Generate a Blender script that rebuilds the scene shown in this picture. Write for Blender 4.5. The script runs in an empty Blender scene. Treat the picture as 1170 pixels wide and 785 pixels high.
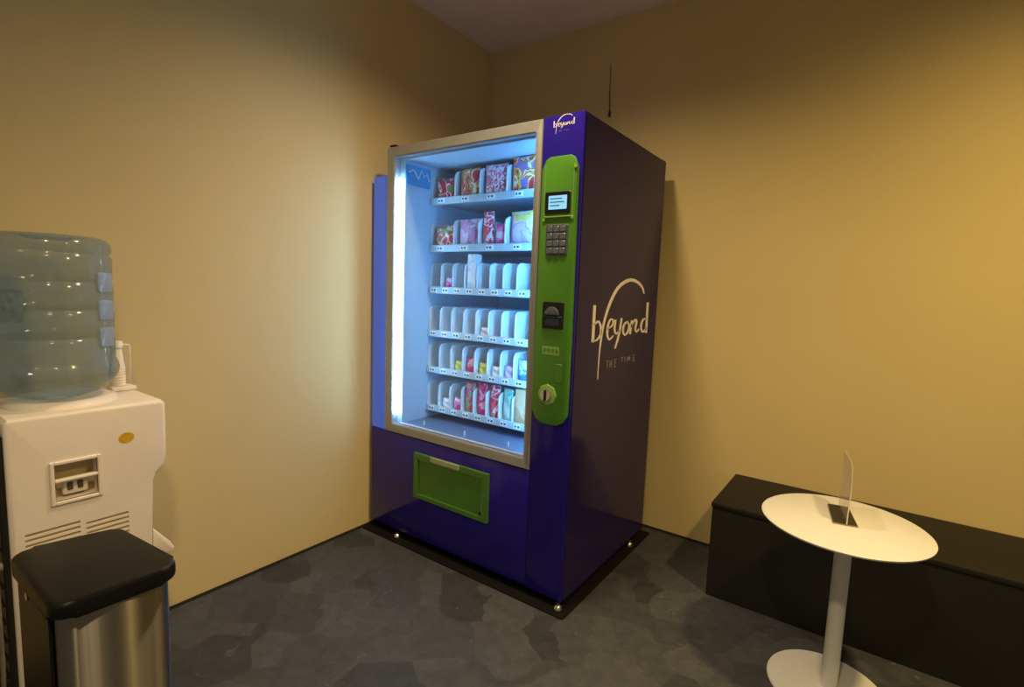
LED = 40
TUBECOL = (.36, .64, 1.0)
STRIP = 170
LEDCOL = (.15, .50, 1.0)
WARM = (1, .74, .43)
LAMPS = [
 ((1.00, -1.15), 118, WARM, 146),
 ((2.70, -1.15), 190, (1, .70, .26), 164),
 ((1.90, -2.60), 140, WARM, 142),
]
WORLD = ((1, .80, .56), .21)
EXPO = 0.0
LOGO=[
[(0.015,0.145,0.038,0.144),(0.015,0.004,0.038,0.002)],
[(0.035,0.068,0.027,0.072),(0.042,0.07,0.032,0.075),(0.051,0.074,0.041,0.079),(0.06,0.077,0.051,0.084),(0.063,0.078,0.065,0.085),(0.064,0.077,0.078,0.081),(0.07,0.072,0.086,0.075),(0.075,0.066,0.093,0.068),(0.079,0.06,0.097,0.061),(0.081,0.053,0.1,0.053),(0.082,0.046,0.101,0.045),(0.082,0.038,0.101,0.036),(0.08,0.031,0.098,0.028),(0.076,0.026,0.092,0.021),(0.07,0.02,0.084,0.015),(0.063,0.016,0.075,0.011),(0.056,0.013,0.066,0.007),(0.05,0.011,0.055,0.005),(0.043,0.011,0.045,0.005),(0.035,0.011,0.036,0.005),(0.029,0.011,0.031,0.006)],
[(0.089,-0.149,0.083,-0.148),(0.089,-0.137,0.083,-0.136),(0.089,-0.121,0.082,-0.12),(0.09,-0.102,0.082,-0.101),(0.091,-0.083,0.082,-0.082),(0.093,-0.064,0.083,-0.062),(0.095,-0.044,0.084,-0.042),(0.098,-0.024,0.085,-0.022),(0.102,-0.004,0.087,-0.003),(0.106,0.014,0.09,0.016),(0.11,0.032,0.093,0.034),(0.115,0.049,0.097,0.052),(0.122,0.067,0.103,0.07),(0.13,0.085,0.11,0.088),(0.14,0.103,0.119,0.106),(0.15,0.121,0.129,0.124),(0.163,0.138,0.141,0.142),(0.177,0.156,0.154,0.16),(0.193,0.173,0.169,0.177),(0.209,0.188,0.185,0.193),(0.226,0.202,0.202,0.207),(0.243,0.212,0.219,0.219),(0.259,0.22,0.237,0.228),(0.277,0.226,0.255,0.236),(0.294,0.232,0.274,0.242),(0.312,0.236,0.294,0.248),(0.329,0.24,0.315,0.253),(0.346,0.243,0.337,0.256),(0.362,0.244,0.36,0.258),(0.378,0.244,0.384,0.257),(0.395,0.242,0.406,0.255),(0.412,0.24,0.427,0.251),(0.428,0.237,0.446,0.247),(0.442,0.233,0.462,0.242),(0.456,0.229,0.476,0.236),(0.468,0.224,0.489,0.23),(0.479,0.219,0.499,0.223),(0.488,0.213,0.508,0.216),(0.496,0.206,0.514,0.208),(0.503,0.199,0.519,0.201),(0.509,0.194,0.522,0.196)],
[(0.151,0.046,0.145,0.05),(0.16,0.048,0.153,0.052),(0.172,0.05,0.165,0.055),(0.186,0.054,0.176,0.059),(0.196,0.058,0.184,0.062),(0.203,0.064,0.189,0.067),(0.207,0.07,0.192,0.072),(0.209,0.076,0.193,0.077),(0.208,0.081,0.193,0.08),(0.202,0.086,0.19,0.082),(0.192,0.089,0.186,0.083),(0.18,0.091,0.182,0.084),(0.169,0.089,0.18,0.084),(0.161,0.085,0.176,0.081),(0.155,0.079,0.171,0.076),(0.149,0.072,0.166,0.069),(0.145,0.065,0.163,0.062),(0.142,0.056,0.161,0.054),(0.14,0.046,0.16,0.044),(0.14,0.036,0.16,0.035),(0.141,0.027,0.161,0.026),(0.145,0.019,0.164,0.02),(0.151,0.012,0.168,0.014),(0.159,0.006,0.172,0.01),(0.173,0.001,0.172,0.009),(0.187,0.004,0.176,0.01),(0.198,0.009,0.187,0.013),(0.208,0.014,0.198,0.018),(0.215,0.018,0.206,0.021)],
[(0.214,0.084,0.232,0.083),(0.212,0.077,0.23,0.075),(0.21,0.066,0.229,0.064),(0.208,0.054,0.227,0.053),(0.208,0.044,0.228,0.044),(0.212,0.037,0.23,0.037),(0.217,0.03,0.234,0.032),(0.225,0.025,0.237,0.029),(0.238,0.022,0.237,0.029),(0.25,0.024,0.24,0.029),(0.26,0.028,0.248,0.033),(0.268,0.033,0.257,0.037),(0.274,0.037,0.264,0.04)],
[(0.272,0.09,0.291,0.088),(0.271,0.081,0.29,0.08),(0.268,0.069,0.288,0.067),(0.265,0.056,0.285,0.053),(0.261,0.043,0.282,0.041),(0.257,0.031,0.278,0.029),(0.253,0.02,0.273,0.017),(0.248,0.009,0.268,0.006),(0.243,-0.001,0.263,-0.005),(0.238,-0.011,0.256,-0.014),(0.233,-0.021,0.25,-0.024),(0.228,-0.029,0.244,-0.032),(0.225,-0.034,0.24,-0.037)],
[(0.341,0.076,0.352,0.07),(0.335,0.075,0.346,0.068),(0.325,0.072,0.337,0.066),(0.313,0.069,0.328,0.063),(0.305,0.063,0.322,0.059),(0.299,0.057,0.318,0.054),(0.295,0.049,0.315,0.046),(0.293,0.041,0.314,0.039),(0.293,0.034,0.314,0.033),(0.297,0.027,0.316,0.028),(0.303,0.021,0.321,0.023),(0.312,0.016,0.326,0.02),(0.324,0.012,0.326,0.02),(0.338,0.013,0.327,0.02),(0.348,0.016,0.332,0.022),(0.356,0.02,0.339,0.025),(0.363,0.025,0.345,0.03),(0.368,0.031,0.349,0.035),(0.373,0.039,0.353,0.041),(0.376,0.046,0.356,0.048),(0.376,0.054,0.356,0.054),(0.371,0.061,0.353,0.059),(0.363,0.067,0.347,0.065),(0.355,0.072,0.341,0.07),(0.35,0.076,0.336,0.073)],
[(0.383,0.077,0.405,0.075),(0.37,0.018,0.392,0.015)],
[(0.391,0.044,0.38,0.047),(0.399,0.05,0.386,0.053),(0.41,0.059,0.396,0.063),(0.422,0.068,0.406,0.072),(0.431,0.073,0.416,0.079),(0.435,0.075,0.427,0.082),(0.435,0.075,0.442,0.082),(0.435,0.074,0.453,0.077),(0.437,0.072,0.458,0.071),(0.436,0.065,0.457,0.063),(0.432,0.056,0.453,0.053),(0.428,0.045,0.449,0.043),(0.427,0.037,0.448,0.036),(0.431,0.03,0.45,0.031),(0.437,0.025,0.453,0.028),(0.446,0.021,0.456,0.027),(0.46,0.02,0.454,0.027),(0.469,0.023,0.456,0.027),(0.476,0.027,0.463,0.031),(0.482,0.032,0.47,0.035),(0.485,0.035,0.475,0.038)],
[(0.554,0.155,0.581,0.155),(0.555,0.014,0.583,0.013)],
[(0.569,0.081,0.568,0.074),(0.561,0.082,0.559,0.074),(0.548,0.083,0.548,0.075),(0.532,0.083,0.539,0.075),(0.517,0.08,0.534,0.074),(0.507,0.075,0.528,0.07),(0.5,0.067,0.522,0.064),(0.495,0.06,0.518,0.057),(0.491,0.052,0.515,0.05),(0.491,0.045,0.515,0.044),(0.494,0.037,0.517,0.037),(0.497,0.03,0.521,0.031),(0.503,0.025,0.524,0.028),(0.511,0.02,0.527,0.026),(0.523,0.017,0.529,0.025),(0.536,0.016,0.532,0.025),(0.547,0.018,0.534,0.024),(0.556,0.021,0.54,0.026),(0.564,0.027,0.547,0.031),(0.57,0.032,0.554,0.036),(0.575,0.035,0.559,0.039)],
[(0.158,-0.083,0.156,-0.081),(0.18,-0.082,0.178,-0.08)],
[(0.165,-0.081,0.17,-0.082),(0.166,-0.112,0.171,-0.113)],
[(0.189,-0.083,0.194,-0.083),(0.191,-0.112,0.196,-0.113)],
[(0.206,-0.082,0.211,-0.082),(0.208,-0.113,0.213,-0.113)],
[(0.194,-0.099,0.192,-0.097),(0.21,-0.099,0.208,-0.096)],
[(0.236,-0.081,0.242,-0.081),(0.237,-0.114,0.242,-0.115)],
[(0.238,-0.083,0.237,-0.081),(0.256,-0.083,0.254,-0.08)],
[(0.24,-0.098,0.238,-0.096),(0.255,-0.098,0.253,-0.096)],
[(0.241,-0.115,0.239,-0.112),(0.258,-0.114,0.255,-0.111)],
[(0.301,-0.082,0.298,-0.079),(0.324,-0.08,0.322,-0.078)],
[(0.31,-0.079,0.316,-0.08),(0.311,-0.098,0.317,-0.099)],
[(0.338,-0.078,0.343,-0.079),(0.339,-0.099,0.345,-0.1)],
[(0.373,-0.103,0.367,-0.103),(0.373,-0.079,0.367,-0.078)],
[(0.367,-0.079,0.373,-0.079),(0.381,-0.098,0.386,-0.098)],
[(0.386,-0.098,0.38,-0.097),(0.395,-0.079,0.389,-0.078)],
[(0.389,-0.078,0.395,-0.079),(0.396,-0.103,0.402,-0.104)],
[(0.427,-0.08,0.433,-0.08),(0.43,-0.107,0.436,-0.108)],
[(0.431,-0.082,0.429,-0.08),(0.454,-0.082,0.452,-0.079)],
[(0.433,-0.095,0.431,-0.093),(0.454,-0.095,0.452,-0.093)],
[(0.434,-0.108,0.432,-0.105),(0.46,-0.108,0.458,-0.105)],
]
NLOGO= 11
import bpy, bmesh, math, random
from mathutils import Vector, Matrix
C = bpy.context.scene.collection
PI = math.pi
random.seed(4)

# ---------------------------------------------------------------- materials
def lin(c):
    return tuple((v/12.92 if v <= .04045 else ((v+.055)/1.055)**2.4) for v in c)
def hx(h):
    return lin(tuple(int(h[i:i+2], 16)/255 for i in (0, 2, 4)))
def new_mat(name):
    m = bpy.data.materials.new(name); m.use_nodes = True
    nt = m.node_tree
    return m, nt, nt.nodes['Principled BSDF'], nt.nodes['Material Output']
def mat(name, col, rough=.5, metal=0., spec=.5, noise=.04, scale=40, emit=None, es=0, coat=0, bump=0, bscale=200):
    """plain surface with a slight procedural mottling"""
    m, nt, b, out = new_mat(name)
    c = hx(col) if isinstance(col, str) else col
    N = nt.nodes; L = nt.links
    tc = N.new('ShaderNodeTexCoord'); nz = N.new('ShaderNodeTexNoise'); nz.inputs['Scale'].default_value = scale
    L.new(tc.outputs['Object'], nz.inputs['Vector'])
    r = N.new('ShaderNodeValToRGB')
    r.color_ramp.elements[0].position = .3; r.color_ramp.elements[1].position = .7
    r.color_ramp.elements[0].color = tuple(v*(1-noise) for v in c)+(1,)
    r.color_ramp.elements[1].color = tuple(min(1, v*(1+noise)) for v in c)+(1,)
    L.new(nz.outputs['Fac'], r.inputs['Fac']); L.new(r.outputs['Color'], b.inputs['Base Color'])
    b.inputs['Roughness'].default_value = rough; b.inputs['Metallic'].default_value = metal
    b.inputs['Specular IOR Level'].default_value = spec
    if coat: b.inputs['Coat Weight'].default_value = coat; b.inputs['Coat Roughness'].default_value = .05
    if emit: b.inputs['Emission Color'].default_value = (hx(emit) if isinstance(emit, str) else emit)+(1,); b.inputs['Emission Strength'].default_value = es
    if bump:
        n2 = N.new('ShaderNodeTexNoise'); n2.inputs['Scale'].default_value = bscale; L.new(tc.outputs['Object'], n2.inputs['Vector'])
        bp = N.new('ShaderNodeBump'); bp.inputs['Strength'].default_value = bump; bp.inputs['Distance'].default_value = .002
        L.new(n2.outputs['Fac'], bp.inputs['Height']); L.new(bp.outputs['Normal'], b.inputs['Normal'])
    return m
def glass_mat(name, tint, gloss_rough=.02, diffuse=0., dcol=(1, 1, 1), ior=1.45):
    """clear sheet: tinted transparency with fresnel reflection"""
    m, nt, b, out = new_mat(name); N = nt.nodes; L = nt.links; N.remove(b)
    t = N.new('ShaderNodeBsdfTransparent'); t.inputs['Color'].default_value = tuple(tint)+(1,)
    g = N.new('ShaderNodeBsdfGlossy'); g.inputs['Roughness'].default_value = gloss_rough
    lw = N.new('ShaderNodeLayerWeight'); lw.inputs['Blend'].default_value = .5
    pw = N.new('ShaderNodeMath'); pw.operation = 'POWER'; pw.inputs[1].default_value = 5; L.new(lw.outputs['Facing'], pw.inputs[0])
    f = N.new('ShaderNodeMath'); f.operation = 'MULTIPLY_ADD'; f.inputs[1].default_value = .7; f.inputs[2].default_value = .035; L.new(pw.outputs[0], f.inputs[0])
    mx = N.new('ShaderNodeMixShader'); L.new(f.outputs[0], mx.inputs[0])
    src = t
    if diffuse:
        d = N.new('ShaderNodeBsdfDiffuse'); d.inputs['Color'].default_value = tuple(dcol)+(1,)
        m2 = N.new('ShaderNodeMixShader'); m2.inputs[0].default_value = diffuse
        L.new(t.outputs[0], m2.inputs[1]); L.new(d.outputs[0], m2.inputs[2]); src = m2
    L.new(src.outputs[0], mx.inputs[1]); L.new(g.outputs[0], mx.inputs[2]); L.new(mx.outputs[0], out.inputs['Surface'])
    return m
def pack_mat(name, cols, scale=14, stretch=1.0, seed=0.0):
    """printed film: patches of a few colours"""
    m, nt, b, out = new_mat(name); N = nt.nodes; L = nt.links
    tc = N.new('ShaderNodeTexCoord'); mp = N.new('ShaderNodeMapping')
    mp.inputs['Location'].default_value = (seed, seed*1.7, seed*.6); mp.inputs['Scale'].default_value = (1, 1, stretch)
    L.new(tc.outputs['Object'], mp.inputs['Vector'])
    nz = N.new('ShaderNodeTexNoise'); nz.inputs['Scale'].default_value = scale; nz.inputs['Detail'].default_value = 1.5; nz.inputs['Distortion'].default_value = .5
    L.new(mp.outputs[0], nz.inputs['Vector'])
    r = N.new('ShaderNodeValToRGB'); r.color_ramp.interpolation = 'CONSTANT'
    n = len(cols)
    for i, c in enumerate(cols):
        p = 0 if i == 0 else .36+.28*i/(n)
        e = r.color_ramp.elements[i] if i < 2 else r.color_ramp.elements.new(p)
        e.position = p; e.color = hx(c)+(1,)
    L.new(nz.outputs['Fac'], r.inputs['Fac']); L.new(r.outputs['Color'], b.inputs['Base Color'])
    b.inputs['Roughness'].default_value = .35
    return m

def wall_mat():
    m, nt, b, out = new_mat('painted_wall'); N = nt.nodes; L = nt.links
    tc = N.new('ShaderNodeTexCoord')
    n1 = N.new('ShaderNodeTexNoise'); n1.inputs['Scale'].default_value = 1.3; n1.inputs['Detail'].default_value = 3
    L.new(tc.outputs['Object'], n1.inputs['Vector'])
    r = N.new('ShaderNodeValToRGB')
    r.color_ramp.elements[0].position = .3; r.color_ramp.elements[1].position = .75
    r.color_ramp.elements[0].color = lin(WALL0)+(1,); r.color_ramp.elements[1].color = lin(WALL1)+(1,)
    L.new(n1.outputs['Fac'], r.inputs['Fac']); L.new(r.outputs['Color'], b.inputs['Base Color'])
    n2 = N.new('ShaderNodeTexNoise'); n2.inputs['Scale'].default_value = 220; L.new(tc.outputs['Object'], n2.inputs['Vector'])
    bp = N.new('ShaderNodeBump'); bp.inputs['Strength'].default_value = .12; bp.inputs['Distance'].default_value = .002
    L.new(n2.outputs['Fac'], bp.inputs['Height']); L.new(bp.outputs['Normal'], b.inputs['Normal'])
    b.inputs['Roughness'].default_value = .7; b.inputs['Specular IOR Level'].default_value = .25
    return m
def floor_mat():
    m, nt, b, out = new_mat('slate_vinyl'); N = nt.nodes; L = nt.links
    tc = N.new('ShaderNodeTexCoord')
    wn = N.new('ShaderNodeTexNoise'); wn.inputs['Scale'].default_value = 5; wn.inputs['Detail'].default_value = 4
    L.new(tc.outputs['Object'], wn.inputs['Vector'])
    ad = N.new('ShaderNodeVectorMath'); ad.operation = 'MULTIPLY_ADD'; ad.inputs[1].default_value = (.16, .16, 0)
    L.new(wn.outputs['Color'], ad.inputs[0]); L.new(tc.outputs['Object'], ad.inputs[2])
    vo = N.new('ShaderNodeTexVoronoi'); vo.inputs['Scale'].default_value = 6.5; L.new(ad.outputs[0], vo.inputs['Vector'])
    sp = N.new('ShaderNodeSeparateColor'); L.new(vo.outputs['Color'], sp.inputs[0])
    r = N.new('ShaderNodeValToRGB')
    e = r.color_ramp.elements
    e[0].position = 0; e[0].color = hx('303338')+(1,); e[1].position = 1; e[1].color = hx('474a50')+(1,)
    x = e.new(.22); x.color = hx('3b3e44')+(1,)
    L.new(sp.outputs[0], r.inputs['Fac'])
    n3 = N.new('ShaderNodeTexNoise'); n3.inputs['Scale'].default_value = 20; n3.inputs['Detail'].default_value = 6; n3.inputs['Roughness'].default_value = .7
    L.new(tc.outputs['Object'], n3.inputs['Vector'])
    r3 = N.new('ShaderNodeValToRGB'); r3.color_ramp.elements[0].position = .3; r3.color_ramp.elements[1].position = .72
    r3.color_ramp.elements[0].color = (.72, .72, .72, 1); r3.color_ramp.elements[1].color = (1.25, 1.25, 1.22, 1)
    L.new(n3.outputs['Fac'], r3.inputs['Fac'])
    mx = N.new('ShaderNodeMix'); mx.data_type = 'RGBA'; mx.blend_type = 'MULTIPLY'; mx.inputs[0].default_value = 1
    L.new(r.outputs['Color'], mx.inputs[6]); L.new(r3.outputs['Color'], mx.inputs[7])
    # sparse pale flecks
    n4 = N.new('ShaderNodeTexNoise'); n4.inputs['Scale'].default_value = 17; n4.inputs['Detail'].default_value = 5; n4.inputs['Distortion'].default_value = 2.5
    L.new(tc.outputs['Object'], n4.inputs['Vector'])
    r4 = N.new('ShaderNodeValToRGB'); r4.color_ramp.elements[0].position = .66; r4.color_ramp.elements[1].position = .74
    r4.color_ramp.elements[0].color = (0, 0, 0, 1); r4.color_ramp.elements[1].color = (.45, .45, .45, 1)
    L.new(n4.outputs['Fac'], r4.inputs['Fac'])
    m2 = N.new('ShaderNodeMix'); m2.data_type = 'RGBA'; L.new(r4.outputs['Color'], m2.inputs[0]); L.new(mx.outputs[2], m2.inputs[6]); m2.inputs[7].default_value = hx('70706e')+(1,)
    L.new(m2.outputs[2], b.inputs['Base Color'])
    bp = N.new('ShaderNodeBump'); bp.inputs['Strength'].default_value = .15; bp.inputs['Distance'].default_value = .002
    L.new(n3.outputs['Fac'], bp.inputs['Height']); L.new(bp.outputs['Normal'], b.inputs['Normal'])
    b.inputs['Roughness'].default_value = .6; b.inputs['Specular IOR Level'].default_value = .3
    return m

# ---------------------------------------------------------------- mesh helpers
def bx(bm, x0, x1, y0, y1, z0, z1, bev=0, seg=2):
    vs = [bm.verts.new((x, y, z)) for z in (z0, z1) for y in (y0, y1) for x in (x0, x1)]
    fs = [bm.faces.new([vs[i] for i in q]) for q in ((0,2,3,1),(4,5,7,6),(0,1,5,4),(1,3,7,5),(3,2,6,7),(2,0,4,6))]
    if bev:
        es = list({e for f in fs for e in f.edges})
        bmesh.ops.bevel(bm, geom=es, offset=bev, segments=seg, affect='EDGES', profile=.5)
    return bm
def prism(bm, pts, f, d0, d1, bev=0, seg=2):
    """closed outline pts (2-D) -> solid between depths d0,d1 ; f(u,v,d)->xyz"""
    a = [bm.verts.new(f(u, v, d0)) for u, v in pts]; b = [bm.verts.new(f(u, v, d1)) for u, v in pts]
    n = len(pts); fs = [bm.faces.new(a[::-1]), bm.faces.new(b)]
    caps = [e for F_ in fs for e in F_.edges]
    for i in range(n): fs.append(bm.faces.new((a[i], a[(i+1) % n], b[(i+1) % n], b[i])))
    if bev: bmesh.ops.bevel(bm, geom=caps, offset=bev, segments=seg, affect='EDGES', profile=.5)
    bmesh.ops.recalc_face_normals(bm, faces=bm.faces)
    return bm
def rrect(u0, u1, v0, v1, r, n=5):
    out = []
    for cu, cv, a in ((u1-r, v0+r, -90), (u1-r, v1-r, 0), (u0+r, v1-r, 90), (u0+r, v0+r, 180)):
        for k in range(n+1):
            t = math.radians(a+90*k/n); out.append((cu+r*math.cos(t), cv+r*math.sin(t)))
    return out
def lathe(bm, prof, cx, cy, n=40, cap0=True, cap1=True):
    rings = []
    for r, z in prof:
        rings.append([bm.verts.new((cx+r*math.cos(2*PI*k/n), cy+r*math.sin(2*PI*k/n), z)) for k in range(n)])
    for a, b in zip(rings, rings[1:]):
        for k in range(n): bm.faces.new((a[k], a[(k+1) % n], b[(k+1) % n], b[k]))
    if cap0: bm.faces.new(rings[0][::-1])
    if cap1: bm.faces.new(rings[-1])
    return bm
def tube(bm, pts, r, n=8, cap=True):
    P = [Vector(p) for p in pts]; rings = []; up = None
    for i, p in enumerate(P):
        d = (P[min(i+1, len(P)-1)]-P[max(i-1, 0)]).normalized()
        if up is None: up = d.orthogonal().normalized()
        up = (up-d*up.dot(d)).normalized(); s = d.cross(up)
        rr = r[i] if isinstance(r, (list, tuple)) else r
        rings.append([bm.verts.new(p+rr*(math.cos(2*PI*k/n)*up+math.sin(2*PI*k/n)*s)) for k in range(n)])
    for a, b in zip(rings, rings[1:]):
        for k in range(n): bm.faces.new((a[k], a[(k+1) % n], b[(k+1) % n], b[k]))
    if cap: bm.faces.new(rings[0][::-1]); bm.faces.new(rings[-1])
    return bm
def cyl(bm, p0, p1, r, n=20): return tube(bm, [p0, p1], r, n)
def BM(): return bmesh.new()
def obj(name, bm, m, parent=None, smooth=False, autos=None):
    bmesh.ops.recalc_face_normals(bm, faces=bm.faces)
    me = bpy.data.meshes.new(name); bm.to_mesh(me); bm.free()
    if smooth or autos:
        for p in me.polygons: p.use_smooth = True
        if autos: me.set_sharp_from_angle(angle=math.radians(autos))
    o = bpy.data.objects.new(name, me); C.objects.link(o)
    for q in (m if isinstance(m, (list, tuple)) else [m]): me.materials.append(q)
    if parent is not None:
        o.parent = parent
        if name_loc.get(parent.name): o.location = -Vector(name_loc[parent.name])
    return o
name_loc = {}
def thing(name, label, cat, loc, group=None):
    o = bpy.data.objects.new(name, None); C.objects.link(o); o.location = loc; o.empty_display_size = .1
    o['label'] = label; o['category'] = cat
    if group: o['group'] = group
    name_loc[o.name] = tuple(loc)      # parts are modelled in world coordinates and shifted back
    return o
def tag(o, label, cat, group=None):
    o['label'] = label; o['category'] = cat
    if group: o['group'] = group
    return o
def struct(name, bm, m, **k):
    o = obj(name, bm, m, **k); o['kind'] = 'structure'; return o
def cut(o, cutters):
    """boolean-subtract boxes from an object's mesh"""
    b = BM()
    for c in cutters: bx(b, *c)
    bmesh.ops.recalc_face_normals(b, faces=b.faces)
    me = bpy.data.meshes.new('tmp'); b.to_mesh(me); b.free()
    c = bpy.data.objects.new('tmp', me); C.objects.link(c)
    c.matrix_world = o.matrix_world.copy()
    mod = o.modifiers.new('b', 'BOOLEAN'); mod.operation = 'DIFFERENCE'; mod.object = c; mod.solver = 'EXACT'
    par, loc = o.parent, o.location.copy()
    o.parent = None; o.location = (0, 0, 0); c.location = (0, 0, 0)
    bpy.context.view_layer.update()
    dg = bpy.context.evaluated_depsgraph_get()
    nm = bpy.data.meshes.new_from_object(o.evaluated_get(dg)); nm.name = o.data.name
    o.modifiers.clear(); o.data = nm
    bpy.data.objects.remove(c); bpy.data.meshes.remove(me)
    o.parent = par; o.location = loc

# ---------------------------------------------------------------- palette
WALL0 = (.81, .735, .525); WALL1 = (.835, .76, .55)
M = {}
M['wall'] = wall_mat(); M['floor'] = floor_mat()
M['ceil'] = mat('ceiling_paint', 'f2e8cc', .85, spec=.2, noise=.03, scale=3)
M['shade_cable'] = mat('dark_shade_and_cable', '2a261f', .6)  # dark tone for the wall-foot shadow lines and the wall cable
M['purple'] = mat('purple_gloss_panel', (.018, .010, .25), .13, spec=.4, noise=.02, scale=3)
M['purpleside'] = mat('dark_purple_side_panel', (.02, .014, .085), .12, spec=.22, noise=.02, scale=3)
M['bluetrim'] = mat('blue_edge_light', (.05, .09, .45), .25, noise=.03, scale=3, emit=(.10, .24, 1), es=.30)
M['liner'] = mat('pale_liner', 'bcdcf0', .5, noise=.02)
M['linerdark'] = mat('blue_grey_tray_liner', '5d7390', .4, noise=.03)
M['alu'] = mat('silver_door_frame', 'a4a6a6', .38, metal=.25, noise=.03)
M['glass'] = glass_mat('door_glass', (.95, .98, 1))
M['led'] = mat('led_tube', 'ffffff', .5, emit=TUBECOL, es=LED)
M['ledtop'] = mat('led_strip', 'ffffff', .5, emit=LEDCOL, es=STRIP)
M['steelshelf'] = mat('pale_wire', 'c4d8e4', .3, metal=.3)
M['div'] = mat('pale_divider', 'e8f3f7', .4, noise=.02)
M['rail'] = mat('price_rail', 'b5cfd6', .35)
M['tick'] = mat('price_ticket', 'f2fbf4', .5)
M['ink'] = mat('dark_ink', '3c5262', .6)
M['green'] = mat('lime_green_panel', '4f8c2a', .38, noise=.04, scale=20, bump=.05)
M['greenflap'] = mat('green_flap', '4a7a30', .35, noise=.04, scale=16)
M['greenedge'] = mat('light_green_edge', '86b060', .35)
M['black'] = mat('black_plastic', '141416', .4)
M['blacksoft'] = mat('black_rubber', '080808', .8, spec=.2)
M['screen'] = mat('lit_screen', '6fb6e6', .3, emit='8ccdf6', es=.75)
M['key'] = mat('grey_keys', '71788c', .35, metal=.3)
M['keypad'] = mat('keypad_plate', '4c5560', .4)
M['chrome'] = mat('bright_metal', 'd8d6cc', .18, metal=1)
M['white'] = mat('white_print', 'efe9ea', .5)
M['greyprint'] = mat('grey_print', '9a8f98', .5)
M['ltag'] = mat('grey_green_label', '9fa890', .5)
M['sticker'] = mat('cyan_card', '1fa4e0', .4, noise=.12, scale=60)
M['bench'] = mat('bench_laminate', '1b1a1a', .55, spec=.4, noise=.08, scale=60)
M['benchtop'] = mat('bench_top_laminate', '1f1d1a', .6, spec=.2, noise=.05, scale=60)
M['tablewhite'] = mat('white_powder_coat', 'd3d5d4', .42, noise=.02)
M['acrylic'] = glass_mat('clear_acrylic', (.93, .9, .86), .05, diffuse=.2, dcol=(.9, .85, .8))
M['acrylicedge'] = mat('acrylic_edge', 'd9d2c0', .3)
M['card'] = mat('dark_card', '2d2413', .5)
M['cream'] = mat('cream_plastic', 'e8e0d8', .42, noise=.02, scale=8)
M['creamdark'] = mat('cream_recess', 'b8a680', .6)
M['switch'] = mat('brown_switch', '5a4a2e', .5)
M['yellow'] = mat('yellow_sticker', 'd2a414', .45, noise=.12, scale=90)
M['bottle'] = glass_mat('blue_tinted_bottle', (.72, .80, .85), .11, diffuse=.15, dcol=(.34, .50, .74))
M['bottlegrip'] = glass_mat('bottle_grip', (.70, .80, .88), .08, diffuse=.42, dcol=(.50, .58, .70))
M['bottlelabel'] = mat('faded_label', '7c95a8', .5, noise=.2, scale=50)
M['cup'] = mat('white_paper_cup', 'f0e6d0', .6, noise=.02)
M['steel'] = None
M['lid'] = mat('black_bin_lid', '0e0e0f', .42, spec=.3, noise=.06, scale=120, bump=.15, bscale=500)
M['grille'] = mat('black_grille', '15130f', .5)
M['cable'] = mat('grey_cable', '77736a', .5)
def steel_mat():
    m, nt, b, out = new_mat('brushed_steel'); N = nt.nodes; L = nt.links
    tc = N.new('ShaderNodeTexCoord'); mp = N.new('ShaderNodeMapping'); mp.inputs['Scale'].default_value = (260, 260, 3)
    L.new(tc.outputs['Object'], mp.inputs['Vector'])
    nz = N.new('ShaderNodeTexNoise'); nz.inputs['Scale'].default_value = 1; L.new(mp.outputs[0], nz.inputs['Vector'])
    r = N.new('ShaderNodeMapRange'); r.inputs[3].default_value = .28; r.inputs[4].default_value = .36
    L.new(nz.outputs['Fac'], r.inputs[0]); L.new(r.outputs[0], b.inputs['Roughness'])
    b.inputs['Anisotropic Rotation'].default_value = .25; b.inputs['Base Color'].default_value = hx('a09a8e')+(1,); b.inputs['Metallic'].default_value = 1
    b.inputs['Anisotropic'].default_value = 1
    tg = N.new('ShaderNodeTangent'); tg.direction_type = 'RADIAL'; tg.axis = 'Z'; L.new(tg.outputs[0], b.inputs['Tangent'])
    return m
M['steel'] = steel_mat()

# ---------------------------------------------------------------- the room
HC = 2.592; XR = 4.6; YF = -4.6
struct('floor', bx(BM(), -.1, XR, YF, .1, -.06, 0), M['floor'])
struct('ceiling', bx(BM(), -.1, XR, YF, .1, HC, HC+.06), M['ceil'])
struct('wall_left', bx(BM(), -.1, 0, YF, .1, 0, HC), M['wall'])
struct('wall_back', bx(BM(), 0, XR, 0, .1, 0, HC), M['wall'])
struct('shade_line_left', bx(BM(), 0, .004, YF, 0, 0, .012), M['shade_cable'])  # dark strip stands in for the shadow where wall meets floor
struct('shade_line_back', bx(BM(), .004, XR, -.004, 0, 0, .012), M['shade_cable'])  # same shadow line, modelled as a dark strip, along the back wall
b = BM(); tube(b, [(.767, -.003, 2.372), (.771, -.0045, 2.30), (.770, -.004, 2.22), (.777, -.0045, 2.135)], [.0012, .0013, .002, .0026], 6)
bx(b, .771, .783, -.010, -.001, 2.112, 2.140, .002)
tag(obj('cable_end', b, M['shade_cable']), 'short thin dark cable hanging down the back wall above the vending machine', 'cable')

# ---------------------------------------------------------------- vending machine
XL, XE, YFR, YBK, ZT, ZB = .118, 1.124, -.9034, -.097, 1.83, .035
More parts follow.
